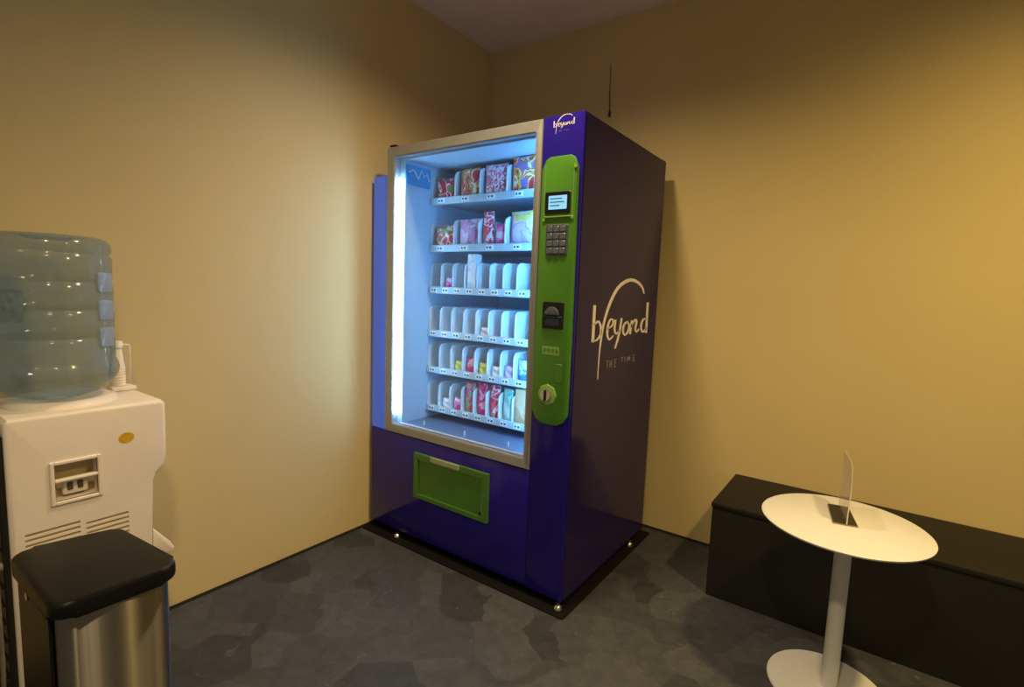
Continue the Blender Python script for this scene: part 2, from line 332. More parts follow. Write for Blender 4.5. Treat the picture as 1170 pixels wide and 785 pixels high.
# base mat
b = BM(); prism(b, rrect(.006, 1.158, -.945, -.06, .012, 3), lambda u, v, d: (u, v, d), 0, .006, .002, 1)
tag(obj('base_mat', b, M['blacksoft']), 'thin black rubber mat on the floor under the purple vending machine', 'mat')
vm = thing('vending_machine', 'tall purple snack vending machine with lit glass door standing in the corner', 'vending machine', ((XL+XE)/2, -.5, .006))
b = BM()
bx(b, .165, XE, -.135, YBK, ZB, ZT)                       # back
bx(b, XL, .165, -.868, YBK, ZB+.02, ZT)                    # left wall
bx(b, .165, .955, -.868, -.135, 1.79, ZT)                  # roof
bx(b, .165, .955, -.868, -.135, ZB, .535)                  # plinth
cab = obj('cabinet', b, M['purple'], vm)
b = BM(); bx(b, .9565, XE, YFR+.002, -.135, ZB, ZT, .004)
obj('control_column', b, [M['purple']], vm, autos=30)
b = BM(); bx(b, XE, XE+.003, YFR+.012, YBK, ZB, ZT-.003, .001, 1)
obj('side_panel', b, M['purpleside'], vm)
b = BM(); bx(b, .022, .9565, YFR+.002, -.868, .04, .511, .004)
obj('lower_front_panel', b, M['purple'], vm, autos=30)
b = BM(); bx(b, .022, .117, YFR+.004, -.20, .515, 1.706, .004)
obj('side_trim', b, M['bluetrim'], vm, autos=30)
b = BM(); bx(b, .03, .117, -.868, -.20, .04, .511)
obj('side_skirt', b, M['purple'], vm)
# liner
b = BM()
bx(b, .19, .946, -.137, -.135+.0005, .553, 1.785)
bx(b, .165, .200, -.868, -.137, .553, 1.785)
bx(b, .946, .955, -.866, -.137, .553, 1.785)
bx(b, .200, .946, -.866, -.137, 1.775, 1.79)
obj('interior_liner', b, M['liner'], vm)
b = BM(); bx(b, .200, .946, -.862, -.137, .536, .556)
bay = obj('delivery_bay', b, M['linerdark'], vm)
for x in (.31, .56, .80):
    b = BM(); bx(b, x, x+.007, -.835, -.829, .5561, .580, .001, 1); obj('bay_white_tick', b, M['white'], bay).location = (0, 0, 0)  # small white ticks standing on the bay floor
# door frame: outer rounded rect, inner opening
def frame_ring(bm, o, i, y0, y1):
    f = lambda r, y: [bm.verts.new((x, y, z)) for x, z in ((r[0], r[2]), (r[1], r[2]), (r[1], r[3]), (r[0], r[3]))]
    A, B_, A2, B2 = f(o, y0), f(i, y0), f(o, y1), f(i, y1)
    for k in range(4):
        j = (k+1) % 4
        bm.faces.new((A[k], A[j], B_[j], B_[k])); bm.faces.new((A2[k], A2[j], B2[j], B2[k]))
        bm.faces.new((A[k], A[j], A2[j], A2[k])); bm.faces.new((B_[k], B_[j], B2[j], B2[k]))
b = BM(); frame_ring(b, (.118, .9545, .515, 1.826), (.170, .926, .556, 1.782), YFR-.001, -.870)
bmesh.ops.recalc_face_normals(b, faces=b.faces)
bmesh.ops.bevel(b, geom=[e for e in b.edges if all(v.co.y < YFR+.002 for v in e.verts)], offset=.003, segments=2, affect='EDGES')
obj('door_frame', b, M['alu'], vm, autos=35)
b = BM(); bx(b, .1695, .9265, -.8995, -.8965, .5555, 1.7825)
obj('door_glass', b, M['glass'], vm)
for x in (.193,):
    b = BM(); tube(b, [(x, -.8885, .60), (x, -.8885, 1.69)], .0065, 12)
    obj('light_tube', b, M['led'], vm, smooth=False)
b = BM(); bx(b, .928, .944, -.868, -.864, .60, 1.72); sr = obj('light_strip_rail', b, M['alu'], vm)
b = BM(); bx(b, .9295, .9425, -.8639, -.8625, .61, 1.71); obj('light_strip', b, M['ledtop'], sr).location = (0, 0, 0)
b = BM(); tube(b, [(.210, -.884, .5615), (.925, -.884, .5615)], .0045, 6); obj('bottom_white_line', b, M['white'], vm)  # thin white line along the lower edge of the glass
b = BM(); bx(b, .128, .165, -.90, -.86, ZT, ZT+.008, .003)
obj('top_hinge', b, M['black'], vm)
b = BM()
for k in range(1): bx(b, .212, .2125, -.868, -.72, 1.668, 1.755)
bx(b, .2, .204, -.866, -.716, 1.668, 1.755, .001, 1)
st = obj('hanging_sign', b, M['sticker'], vm)
b = BM()
pr = [(-.86, 1.72), (-.83, 1.735), (-.80, 1.70), (-.78, 1.74), (-.765, 1.715), (-.745, 1.73), (-.73, 1.70)]
tube(b, [(.2135, y, z) for y, z in pr], .004, 6)
obj('scribble', b, M['white'], st).location = (0, 0, 0)
# shelves -------------------------------------------------------
SHELF = [(1.597, 4, .149), (1.376, 4, .149), (1.178, 9, .0742), (.968, 9, .0742), (.789, 9, .0742), (.598, 9, .0742)]
X0 = .204
def coil(r, n, pitch):
    b = BM(); N_ = n*14
    tube(b, [(r*math.cos(2*PI*k/14), pitch*k/14, r*math.sin(2*PI*k/14)) for k in range(N_+1)], .0022, 4)
    me = bpy.data.meshes.new('spiral'); b.to_mesh(me); b.free(); me.materials.append(M['steelshelf'])
    for p in me.polygons: p.use_smooth = True
    return me
COIL = {.149: coil(.054, 5, .085), .0742: coil(.030, 5, .085)}
def div_mesh(h):
    b = BM(); pts = [(0, 0), (.43, 0), (.43, h*.9)]
    r = .028
    pts += [(.40, h)]
    for k in range(6):
        t = math.radians(90+90*k/5); pts.append((r+r*math.cos(t), h-r+r*math.sin(t)))
    prism(b, pts, lambda u, v, d: (d, u, v), -.002, .002)
    # rolled front lip
    lip = [(0, 0, .004)]+[(0, .0, h-r-.002)]+[(0, r+r*math.cos(math.radians(180-90*k/5)), h-r+r*math.sin(math.radians(180-90*k/5))) for k in range(1, 6)]+[(0, .10, h-.0005)]
    tube(b, lip, .0052, 6)
    me = bpy.data.meshes.new('divider'); b.to_mesh(me); b.free(); me.materials.append(M['div']); return me
DIV = div_mesh(.125); DIVL = div_mesh(.128)
LANE = {}
for si, (z, n, p) in enumerate(SHELF):
    xe = .928
    b = BM(); bx(b, .202, xe, -.700, -.16, z+.010, z+.016); bx(b, .202, xe, -.706, -.700, z-.002, z+.016)
    bx(b, .200, .206, -.62, -.16, z-.004, z+.010)
    sh = obj('shelf', b, M['liner'], vm)
    b = BM(); bx(b, .202, xe, -.712, -.706, z-.003, z+.030, .002, 1)
    rl = obj('price_rail', b, M['rail'], sh); rl.location = (0, 0, 0)
    for i in range(n):
        w = .045 if n < 6 else .036
        xc = X0+p*(i+.5)
        if xc+w/2 > xe: continue
        random.seed(si*20+i)
        bt = bx(BM(), xc-w/2, xc+w/2, -.7135, -.712, z+.003, z+.025)
        for f_ in bt.faces: f_.material_index = 0
        k0 = len(bt.faces)
        for k in range(2): bx(bt, xc-w/2+.005+.016*k, xc-w/2+.014+.018*k, -.7139, -.7133, z+.009, z+.018)
        bt.faces.ensure_lookup_table()
        for f_ in bt.faces[k0:]: f_.material_index = 1
        obj('price_ticket', bt, [M['tick'], M['ink']], sh).location = (0, 0, 0)
    for i in range(n+1):
        x = X0+p*i
        if x > xe-.004: continue
        d = bpy.data.objects.new('divider', DIV if n > 5 else DIVL); C.objects.link(d); d.parent = sh; d.location = (x, -.698, z+.016)
        if i < n and x+p < xe+.01:
            s = bpy.data.objects.new('spiral', COIL[p]); C.objects.link(s); s.parent = sh
            s.location = (x+p/2, -.643, z+.017+(.056 if n < 6 else .033))
    LANE[si] = [(X0+p*(i+.5), z+.016) for i in range(n)]
# control panel --------------------------------------------------
FX = lambda u, v, d: (u, YFR+.002-d, v)
pan = [(.966, 1.640), (.984, 1.676), (1.000, 1.684), (1.082, 1.684), (1.098, 1.676), (1.114, 1.640), (1.114, 1.00), (1.118, .985), (1.118, .760), (1.100, .728), (1.075, .714), (1.008, .714), (.984, .726), (.964, .760), (.962, .960), (.970, .985)]
b = BM(); prism(b, pan, FX, 0, .014, .004, 2)
obj('control_panel', b, M['green'], vm, autos=40)
b = BM()
tube(b, [(.9835, YFR-.0125, 1.472), (.9835, YFR-.0125, 1.655)], .0018, 6); tube(b, [(1.101, YFR-.0125, 1.472), (1.101, YFR-.0125, 1.655)], .0018, 6)
bx(b, .988, 1.098, YFR-.017, YFR-.012, 1.470, 1.475, .001, 1)
for x, z in ((.984, 1.462), (1.100, 1.468), (1.105, 1.640)): bx(b, x-.006, x+.006, YFR-.0155, YFR-.012, z-.006, z+.006, .002, 1)
obj('panel_edge_strip', b, M['greenedge'], vm)
b = BM(); prism(b, rrect(.988, 1.091, 1.484, 1.560, .004, 2), FX, .012, .019, .0015, 1)
dsp = obj('display', b, M['black'], vm)
b = BM(); prism(b, rrect(1.004, 1.079, 1.498, 1.546, .002, 2), FX, .0185, .0198)
t = obj('screen', b, M['screen'], dsp); t.location = (0, 0, 0)
b = BM()
for k, w in enumerate((.05, .058, .04)): bx(b, 1.010, 1.010+w, YFR-.0184, YFR-.0178, 1.534-.012*k, 1.537-.012*k)
t = obj('screen_text', b, M['ink'], dsp); t.location = (0, 0, 0)
b = BM(); prism(b, rrect(.995, 1.088, 1.336, 1.446, .006, 3), FX, .012, .017, .002, 1)
kp = obj('keypad', b, M['keypad'], vm)
for r_ in range(4):
    for c_ in range(3):
        b = BM(); prism(b, rrect(1.003+.027*c_, 1.025+.027*c_, 1.343+.0255*r_, 1.363+.0255*r_, .004, 2), FX, .0165, .0205, .0012, 1)
        t = obj('key', b, M['key'], kp); t.location = (0, 0, 0)
b = BM(); prism(b, rrect(.997, 1.085, 1.072, 1.170, .003, 2), FX, .012, .020, .002, 1)
bs = obj('bill_slot', b, M['black'], vm)
b = BM(); arc = [(1.041+.030*math.cos(PI*k/10), 1.122+.030*math.sin(PI*k/10)) for k in range(11)]
prism(b, arc, FX, .0195, .030, .003, 2); t = obj('slot_lip', b, M['keypad'], bs, autos=40); t.location = (0, 0, 0)
b = BM(); bx(b, 1.006, 1.080, YFR-.024, YFR-.016, 1.112, 1.118, .002, 1); bx(b, 1.012, 1.07, YFR-.0195, YFR-.0175, 1.085, 1.108)
t = obj('slot_mouth', b, mat('slot_blue_grey', '2f4a63', .35), bs); t.location = (0, 0, 0)
b = BM(); prism(b, rrect(1.001, 1.073, .976, 1.006, .002, 2), FX, .0135, .0148); pl = obj('coin_label', b, M['greenedge'], vm)
b = BM()
for k in range(4): bx(b, 1.006+.017*k, 1.018+.017*k, YFR-.0134, YFR-.0127, .984, .998)
t = obj('label_print', b, M['green'], pl); t.location = (0, 0, 0)
b = BM(); prism(b, rrect(1.060, 1.090, .875, .945, .006, 3), FX, .0135, .018, .002, 1); obj('coin_chute', b, M['greenflap'], vm)
b = BM(); prism(b, [(1.032+.040*math.cos(math.radians(a)), .826+.040*math.sin(math.radians(a))) for a in range(0, 360, 45)], FX, .013, .020, .003, 2)
lk = obj('coin_lock', b, M['greenedge'], vm)
b = BM(); cyl(b, (1.032, YFR-.018, .826), (1.032, YFR-.030, .826), .021, 20); t = obj('lock_barrel', b, M['chrome'], lk, autos=40); t.location = (0, 0, 0)
b = BM(); bx(b, 1.028, 1.036, YFR-.036, YFR-.029, .806, .846, .002, 1); t = obj('lock_key_slot', b, M['black'], lk); t.location = (0, 0, 0)
# delivery flap
b = BM(); frame_ring(b, (.334, .765, .243, .452), (.358, .738, .262, .428), YFR-.012, YFR+.002)
fr = obj('delivery_door', b, M['greenflap'], vm)
b = BM(); bx(b, .357, .739, YFR-.004, YFR+.003, .261, .429, .002, 1)
t = obj('flap', b, M['greenflap'], fr); t.location = (0, 0, 0)
b = BM(); tube(b, [(.362, YFR-.0065, .424), (.734, YFR-.0065, .424), (.734, YFR-.0065, .266)], .0022, 6)
cyl(b, (.735, YFR-.004, .300), (.735, YFR-.010, .300), .005, 8)
t = obj('flap_edge', b, M['greenedge'], fr); t.location = (0, 0, 0)
b = BM(); prism(b, rrect(.440, .610, .430, .455, .006, 3), FX, .012, .018, .002, 1)
t = obj('grip_plate', b, M['ltag'], fr); t.location = (0, 0, 0)
b = BM(); cyl(b, (.725, YFR-.003, .273), (.725, YFR-.008, .273), .006, 10)
t = obj('flap_lock', b, M['black'], fr); t.location = (0, 0, 0)
# feet
# feet knobs seen at the outer corners
for x, y in ((1.116, -.908), (1.130, -.262), (.225, -.908), (.20, -.20)):
    b = BM(); lathe(b, [(.017, .006), (.018, .012), (.014, .022), (.007, .027), (.007, .034)], x, y, 20)
    obj('levelling_foot', b, M['chrome'], vm, autos=50)
# lettering
def logo(name, strokes, f, m):
    b = BM()
    for s in strokes:
        prev = None
        for u0, v0, u1, v1 in s:
            c = (b.verts.new(f(u0, v0)), b.verts.new(f(u1, v1)))
            if prev: b.faces.new((prev[0], c[0], c[1], prev[1]))
            prev = c
    r = bmesh.ops.extrude_face_region(b, geom=b.faces[:])
    off = (Vector(f(0, 0, .0006))-Vector(f(0, 0)))
    bmesh.ops.translate(b, verts=[v for v in r['geom'] if isinstance(v, bmesh.types.BMVert)], vec=off)
    return obj(name, b, m, vm)
SF = lambda u, v, d=0: (XE+.0031+d, -.785+u, 1.017+v)
logo('side_lettering', LOGO[:NLOGO], SF, M['white']); logo('side_small_lettering', LOGO[NLOGO:], SF, M['greyprint'])
FF = lambda u, v, d=0: (.997+u*.150, YFR+.0018-d, 1.788+v*.155)
logo('front_lettering', LOGO[:NLOGO], FF, M['white']); logo('front_small_lettering', LOGO[NLOGO:], FF, M['greyprint'])

# ---------------------------------------------------------------- goods in the machine
def bag_bm(w, h, d, nx=12, nz=14, crimp=.012):
    b = BM(); rows = []
    for side in (1, -1):
        g = []
        for j in range(nz+1):
            v = j/nz; row = []
            for i in range(nx+1):
                u = 2*i/nx-1
                env = max(0, 1-u*u)**.5*max(0, 1-(2*v-1)**4)**.7
                pinch = 1-.07*math.sin(PI*v)
                zz = v*h; yy = side*d/2*env
                if j in (0, nz): yy = side*.0012
                wr = .004*math.sin(9*v+3*u)*env
                row.append(b.verts.new((u*w/2*pinch, yy+wr*side, zz)))
            g.append(row)
        rows.append(g)
    for g in rows:
        for j in range(nz):
            for i in range(nx): b.faces.new((g[j][i], g[j][i+1], g[j+1][i+1], g[j+1][i]))
    bmesh.ops.remove_doubles(b, verts=b.verts, dist=.0014)
    # join the two crimped ends
    return b
def carton_bm(w, h, d): return bx(BM(), -w/2, w/2, -d/2, d/2, 0, h, .003, 2)
def bottle_bm(r, h):
    return lathe(BM(), [(r*.9, 0), (r, .006), (r, h*.55), (r*.85, h*.68), (r*.42, h*.82), (r*.42, h*.92), (r*.5, h*.92), (r*.5, h)], 0, 0, 18)
def goods(name, bm, m, si, lane, y, label, cat, tilt=0, rz=0, smooth=True, dz=.0008, dx=0, group=None):
    o = obj(name, bm, m, autos=60 if smooth else 30)
    x, z = LANE[si][lane]
    o.location = (x+dx, y, z+dz); o.rotation_euler = (math.radians(tilt), 0, math.radians(rz))
    return tag(o, label, cat, group)
YP = -.672
P = {
 'rg': pack_mat('red_green_film', ['d02038', 'e03a4c', 'f2ece0', 'd8324a', '5f9a4a'], 26, seed=1.2),
 'gy': pack_mat('green_red_film', ['d03040', 'f0e4c8', 'e87838', '7fb04c', 'd8404a'], 24, seed=3.1),
 'pk': pack_mat('pink_white_film', ['e07a90', 'f6dce2', 'd8586e', 'f2e4ea'], 26, seed=5.5),
 'or': pack_mat('orange_purple_film', ['d82a30', 'f2a21c', 'f4efe6', 'f2841c', '8a78b8'], 24, seed=7.7),
 'yg': pack_mat('pink_yellow_film', ['e03a70', 'f0d070', 'f0d8c0', 'e04a60', '6c9860'], 26, seed=9.4),
 'lp': pack_mat('pale_pink_film', ['d8b8d4', 'e8d8e8', 'c890b8'], 16, seed=11.),
 'rd': pack_mat('red_white_film', ['d83048', 'f0e0e4', 'e05868', 'd02840'], 26, seed=13.),
 'yl': pack_mat('yellow_lilac_film', ['d8c870', 'e6dcae', 'b8a4d8', 'd8c8ee'], 13, seed=15.),
 'mg': pack_mat('magenta_film', ['d83890', 'ee78b4', 'e8c8e0'], 22, seed=17.),
 'hot': pack_mat('hot_pink_red_film', ['e02870', 'f04890', 'c8284c', 'f0b0cc'], 22, seed=19.),
 'org': pack_mat('orange_green_film', ['e85a50', '6fb07a', 'e83a80', 'f0a080'], 20, seed=21.),
 'yel': pack_mat('yellow_film', ['d8d860', 'eee8a0', 'c8d0a0'], 22, seed=23.),
 'wh': pack_mat('white_film', ['e8f0f4', 'cfe0ea', 'f4f4f4'], 20, seed=25.),
 'tl': pack_mat('teal_film', ['4fa89c', '8fd0c0', 'b8d8c8'], 20, seed=27.),
 'bl': pack_mat('blue_film', ['2f86c8', '58a8e0', 'c8e0f0'], 22, seed=29.),
 'tan': pack_mat('tan_film', ['d8b88a', 'e2c8a0', 'd0a878'], 9, seed=31.),
}
TOP = 'crisp bags on the top shelf'; SEC = 'snack packs on the second shelf'; FIF = 'small packs on the fifth shelf'; BOT = 'sweets packs on the bottom shelf'; MID = 'packs on the two middle shelves'
YF_ = -.676
goods('crisp_bag', bag_bm(.118, .105 , .044), P['rg'], 0, 0, YF_, 'low red and green crisp bag, leftmost on the top shelf of the vending machine', 'snack bag', 0, 6, group=TOP)
goods('crisp_bag', bag_bm(.125, .138 , .044), P['gy'], 0, 1, YF_, 'green topped red crisp bag, second from the left on the top shelf', 'snack bag', 0, -4, group=TOP)
goods('crisp_bag', bag_bm(.122, .140 , .044), P['pk'], 0, 2, YF_, 'pink and white crisp bag beside the orange one on the top shelf', 'snack bag', 0, 3, group=TOP)
goods('crisp_bag', bag_bm(.128, .157 , .044), P['or'], 0, 3, YF_, 'tall orange, red and lilac crisp bag at the right end of the top shelf', 'snack bag', 0, -1, group=TOP)
goods('snack_pack', bag_bm(.115, .105, .045), P['yg'], 1, 0, YF_, 'pink, yellow and green snack pack, leftmost on the second shelf', 'snack bag', 0, 5, group=SEC)
goods('snack_pack', bag_bm(.120, .130, .045), P['lp'], 1, 1, YF_, 'pale pink snack pack between pale dividers on the second shelf', 'snack bag', 0, -3, group=SEC)
goods('snack_pack', bag_bm(.060, .158, .035), P['rd'], 1, 2, YF_, 'narrow tall red and white pack, tallest on the second shelf', 'snack bag', 0, 0, dx=-.036, group=SEC)
goods('snack_pack', bag_bm(.055, .100, .035), P['mg'], 1, 2, YF_, 'short magenta pack right of the narrow red pack on the second shelf', 'snack bag', 0, 0, dx=.036, group=SEC)
goods('snack_pack', bag_bm(.128, .150, .045), P['yl'], 1, 3, YF_, 'yellow and lilac snack pack at the right end of the second shelf', 'snack bag', 0, -4, group=SEC)
goods('sweets_pack', bag_bm(.052, .062, .03), P['mg'], 2, 1, YF_, 'small magenta pack, the only coloured pack on the third shelf', 'pack', 0, 0, group=MID)
goods('carton', carton_bm(.050, .168, .045), P['wh'], 2, 3, -.676, 'tall pale carton standing above the dividers on the third shelf', 'carton', 0, 0, False)
goods('sweets_pack', bag_bm(.052, .045, .03), P['wh'], 3, 4, YF_, 'small white pack lying low in the middle of the fourth shelf', 'pack', 0, 0, group=MID)
for lane, k, h, txt in ((2, 'yel', .052, 'small yellow pack left of the pink pack on the fifth shelf'), (3, 'hot', .075, 'small hot pink pack on the fifth shelf'),
                        (4, 'yel', .060, 'small yellow pack right of the pink pack on the fifth shelf'), (5, 'wh', .052, 'small white pack on the fifth shelf'),
                        (6, 'yl', .062, 'small yellow and lilac pack on the fifth shelf'), (7, 'bl', .095, 'blue pack at the right end of the fifth shelf')):
    goods('sweets_pack', bag_bm(.056, h, .03), P[k], 4, lane, YF_, txt, 'pack', 0, 0, group=FIF)
for lane, k, h, txt in ((1, 'wh', .050, 'small white pack near the left end of the bottom shelf'), (2, 'mg', .066, 'short magenta pack, first of the pink packs on the bottom shelf'),
                        (3, 'org', .150, 'pink pack with orange and green top on the bottom shelf'), (4, 'hot', .158, 'tall hot pink pack fifth from the left on the bottom shelf'),
                        (5, 'rd', .155, 'red and white pack between pink and teal packs on the bottom shelf'), (6, 'tl', .150, 'teal pack beside the tan carton on the bottom shelf')):
    goods('sweets_pack', bag_bm(.056, h, .034), P[k], 5, lane, YF_, txt, 'pack', 0, 0, group=BOT)
goods('carton', carton_bm(.054, .160, .040), P['tan'], 5, 7, -.676, 'plain tan carton at the right end of the bottom shelf', 'carton', 0, 0, False)

# ---------------------------------------------------------------- bench
bn = thing('bench', 'long black box bench with dark olive top along the back wall', 'bench', (2.8, -.22, 0))
b = BM(); bx(b, 1.530, 4.1, -.4265, -.012, 0, .372, .003, 1); obj('base', b, M['bench'], bn)
b = BM(); bx(b, 1.526, 4.104, -.430, -.008, .372, .392, .003, 2); obj('seat_top', b, M['benchtop'], bn, autos=30)

# ---------------------------------------------------------------- side table
TX, TY, TZ = 1.974, -.712, .546
tb = thing('side_table', 'white round pedestal table in front of the black bench', 'table', (TX, TY, 0))
b = BM(); lathe(b, [(.04, TZ-.014), (.205, TZ-.014), (.221, TZ-.008), (.223, TZ-.003), (.219, TZ)], TX, TY, 72); obj('table_top', b, M['tablewhite'], tb, autos=40)
b = BM(); lathe(b, [(.023, .012), (.023, TZ-.02), (.05, TZ-.014)], TX+.008, TY, 32); obj('pole', b, M['tablewhite'], tb, autos=40)
b = BM(); lathe(b, [(.164, 0), (.166, .004), (.164, .009), (.05, .012), (.03, .014)], TX, TY, 64); obj('base', b, M['tablewhite'], tb, autos=40)
# acrylic sign holder
sg = thing('sign_holder', 'clear acrylic sign holder with dark base card standing on the white round table', 'sign holder', (1.965, -.655, TZ))
Q = [(1.922, -.590), (1.980, -.575), (2.013, -.733), (1.948, -.747)]
b = BM(); prism(b, Q, lambda u, v, d: (u, v, d), TZ, TZ+.004); obj('base_plate', b, M['acrylic'], sg)
b = BM(); prism(b, [(x+(1.966-x)*.05, y+(-.66-y)*.04) for x, y in Q], lambda u, v, d: (u, v, d), TZ+.004, TZ+.0052); obj('card', b, M['card'], sg)
b = BM(); pts = []
A0, A1 = Vector((1.982, -.738)), Vector((1.953, -.578)); nrm = Vector((.98, .18))
nz, ny = 12, 6; front = []; back = []
for j in range(nz+1):
    v = j/nz; bend = .004*math.sin(PI*v*1.1)*v
    rowa, rowb = [], []
    for i in range(ny+1):
        t = i/ny; p = A0.lerp(A1, t)+nrm*bend+Vector((-.006, -.004))*v*0
        zz = TZ+.0052+.185*v*(1 if t > .15 else 1)-(.012*v if i == 0 else 0)
        rowa.append(b.verts.new((p.x, p.y, zz))); rowb.append(b.verts.new((p.x+nrm.x*.003, p.y+nrm.y*.003, zz)))
    front.append(rowa); back.append(rowb)
for g in (front, back):
    for j in range(nz):
        for i in range(ny): b.faces.new((g[j][i], g[j][i+1], g[j+1][i+1], g[j+1][i]))
for j in range(nz):
    for i in (0, ny): b.faces.new((front[j][i], front[j+1][i], back[j+1][i], back[j][i]))
for i in range(ny):
    for j in (0, nz): b.faces.new((front[j][i], front[j][i+1], back[j][i+1], back[j][i]))
obj('upright_panel', b, M['acrylic'], sg)
b = BM(); tube(b, [(A0.x+nrm.x*(.0015+.004*math.sin(PI*v*1.1)*v), A0.y-.0015, TZ+.0055+.172*v) for v in [k/10 for k in range(11)]], .0017, 6)
obj('panel_edge', b, M['acrylicedge'], sg)

# ---------------------------------------------------------------- water dispenser
DX0, DX1 = .05, .36
wd = thing('water_dispenser', 'cream water dispenser standing sideways against the left wall', 'water dispenser', (.2, -2.1, 0))
prof = [(-2.258, .02), (-2.258, .848), (-2.250, .858), (-1.928, .858), (-1.918, .848), (-1.918, .690), (-1.924, .668), (-1.940, .650), (-1.967, .634), (-1.967, .02)]
b = BM(); prism(b, prof, lambda u, v, d: (d, u, v), DX0, DX1, .010, 3)
body = obj('body', b, M['cream'], wd, autos=35)
cut(body, [(.325, .4, -2.171, -2.083, .632, .727)]
    + [(.354, .4, -2.232, -2.124, .560-.0135*k, .5675-.0135*k) for k in range(5)]
    + [(.354, .4, -2.112, -2.018, .550-.0135*k, .5575-.0135*k) for k in range(5)])
b = BM(); bx(b, .352, .3545, -2.236, -2.012, .48, .575); obj('vent_backing', b, M['creamdark'], wd)
# carrying recess: raised rim, dark pocket, sill with two switches
b = BM()
frm = lambda o, i, x0, x1: None
for (y0, y1, z0, z1) in ((-2.180, -2.171, .623, .736), (-2.083, -2.074, .623, .736), (-2.171, -2.083, .727, .736), (-2.171, -2.083, .623, .632), (-2.171, -2.083, .681, .689)):
    bx(b, .352, .366, y0, y1, z0, z1, .002, 1)
hr = obj('handle_recess', b, M['cream'], wd)
b = BM(); bx(b, .322, .3265, -2.172, -2.082, .631, .728); t = obj('recess_back', b, M['creamdark'], hr); t.location = (0, 0, 0)
b = BM(); bx(b, .327, .345, -2.152, -2.100, .640, .681, .003, 1); t = obj('switch_plate', b, M['cream'], hr); t.location = (0, 0, 0)
for y in (-2.142, -2.121):
    b = BM(); bx(b, .343, .349, y-.001, y+.010, .652, .672, .001, 1); t = obj('switch', b, M['switch'], hr); t.location = (0, 0, 0)
b = BM(); prism(b, [(-2.016+.018*math.cos(2*PI*k/24)*(1+.06*math.sin(4*PI*k/24)), .766+.0145*math.sin(2*PI*k/24)) for k in range(24)], lambda u, v, d: (d, u, v), .3600, .3608)
obj('round_sticker', b, M['yellow'], wd)
b = BM()
prism(b, [(-1.968, .400), (-1.968, .485), (-1.955, .478), (-1.915, .425), (-1.905, .405), (-1.908, .395)], lambda u, v, d: (d, u, v), DX0+.01, DX1-.004, .006, 2)
obj('drip_tray', b, M['cream'], wd, autos=35)
for x in (.14, .205, .27):
    b = BM(); cyl(b, (x, -1.967, .60), (x, -1.935, .60), .012); cyl(b, (x, -1.938, .60), (x, -1.938, .565), .009)
    obj('tap', b, M['cream'], wd, autos=40)
BXc, BYc = .200, -2.122
b = BM(); lathe(b, [(.124, .855), (.121, .866), (.106, .874), (.08, .871), (.05, .867), (.03, .866)], BXc, BYc+.012, 48, True, True)
obj('bottle_collar', b, M['cream'], wd, autos=50)
b = BM()
for k in range(14): tube(b, [(.07+.018*k, -2.268, .05), (.07+.018*k, -2.268, .80)], .003, 5)
for k in range(16): tube(b, [(.065, -2.274, .07+.047*k), (.345, -2.274, .07+.047*k)], .004, 5)
bx(b, .06, .352, -2.272, -2.258, .035, .82, .004, 1)
obj('condenser_grille', b, M['grille'], wd)
b = BM(); tube(b, [(.345, -2.280, .50), (.352, -2.284, .485), (.356, -2.285, .44), (.350, -2.284, .36), (.345, -2.283, .25), (.33, -2.283, .12), (.30, -2.285, .02), (.2, -2.30, .006)], .005, 8)
cyl(b, (.345, -2.272, .50), (.345, -2.292, .50), .011, 12)
obj('power_cord', b, M['cable'], wd, smooth=True)
# bottle
wb = thing('water_bottle', 'large blue-tinted water bottle upside down on the cream dispenser', 'bottle', (BXc, BYc, .8675))
R0 = .133
pf = [(.022, .8675), (.03, .869), (.060, .876), (.098, .890), (.124, .910), (.138, .932), (.1415, .948), (.139, .962), (.136, .970)]
z = .972
for k in range(4):
    pf += [(R0, z+.004), (R0+.001, z+.058), (R0-.003, z+.064), (R0-.006, z+.068), (R0-.003, z+.072)]; z += .0735
pf += [(R0, z+.006), (R0-.002, z+.022), (R0-.010, z+.034), (R0-.028, z+.040), (.06, z+.041), (.045, z+.030), (.001, z+.028)]
b = BM(); lathe(b, pf, BXc, BYc, 64, False, True)
obj('bottle_shell', b, M['bottle'], wb, smooth=True)
ph = math.radians(43); dr = Vector((math.cos(ph), math.sin(ph), 0)); tn = Vector((-dr.y, dr.x, 0))
for k in range(3):
    b = BM(); zc = 1.040+.0735*k; hh = .027
    prism(b, rrect(-.030, .030, zc-hh, zc+hh, .008, 3), lambda u, v, d: tuple(Vector((BXc, BYc, 0))+dr*(R0-.002+d)+tn*u+Vector((0, 0, v))), 0, .006, .002, 2)
    obj('grip_rib', b, M['bottlegrip'], wb, autos=40)
b = BM(); rows = []
for v in (1.085, 1.165):
    rows.append([b.verts.new((BXc+(R0+.0022)*math.cos(a), BYc+(R0+.0022)*math.sin(a), v)) for a in [math.radians(-62+3*k) for k in range(10)]])
for k in range(9): b.faces.new((rows[0][k], rows[0][k+1], rows[1][k+1], rows[1][k]))
obj('paper_label', b, M['bottlelabel'], wb, smooth=True)
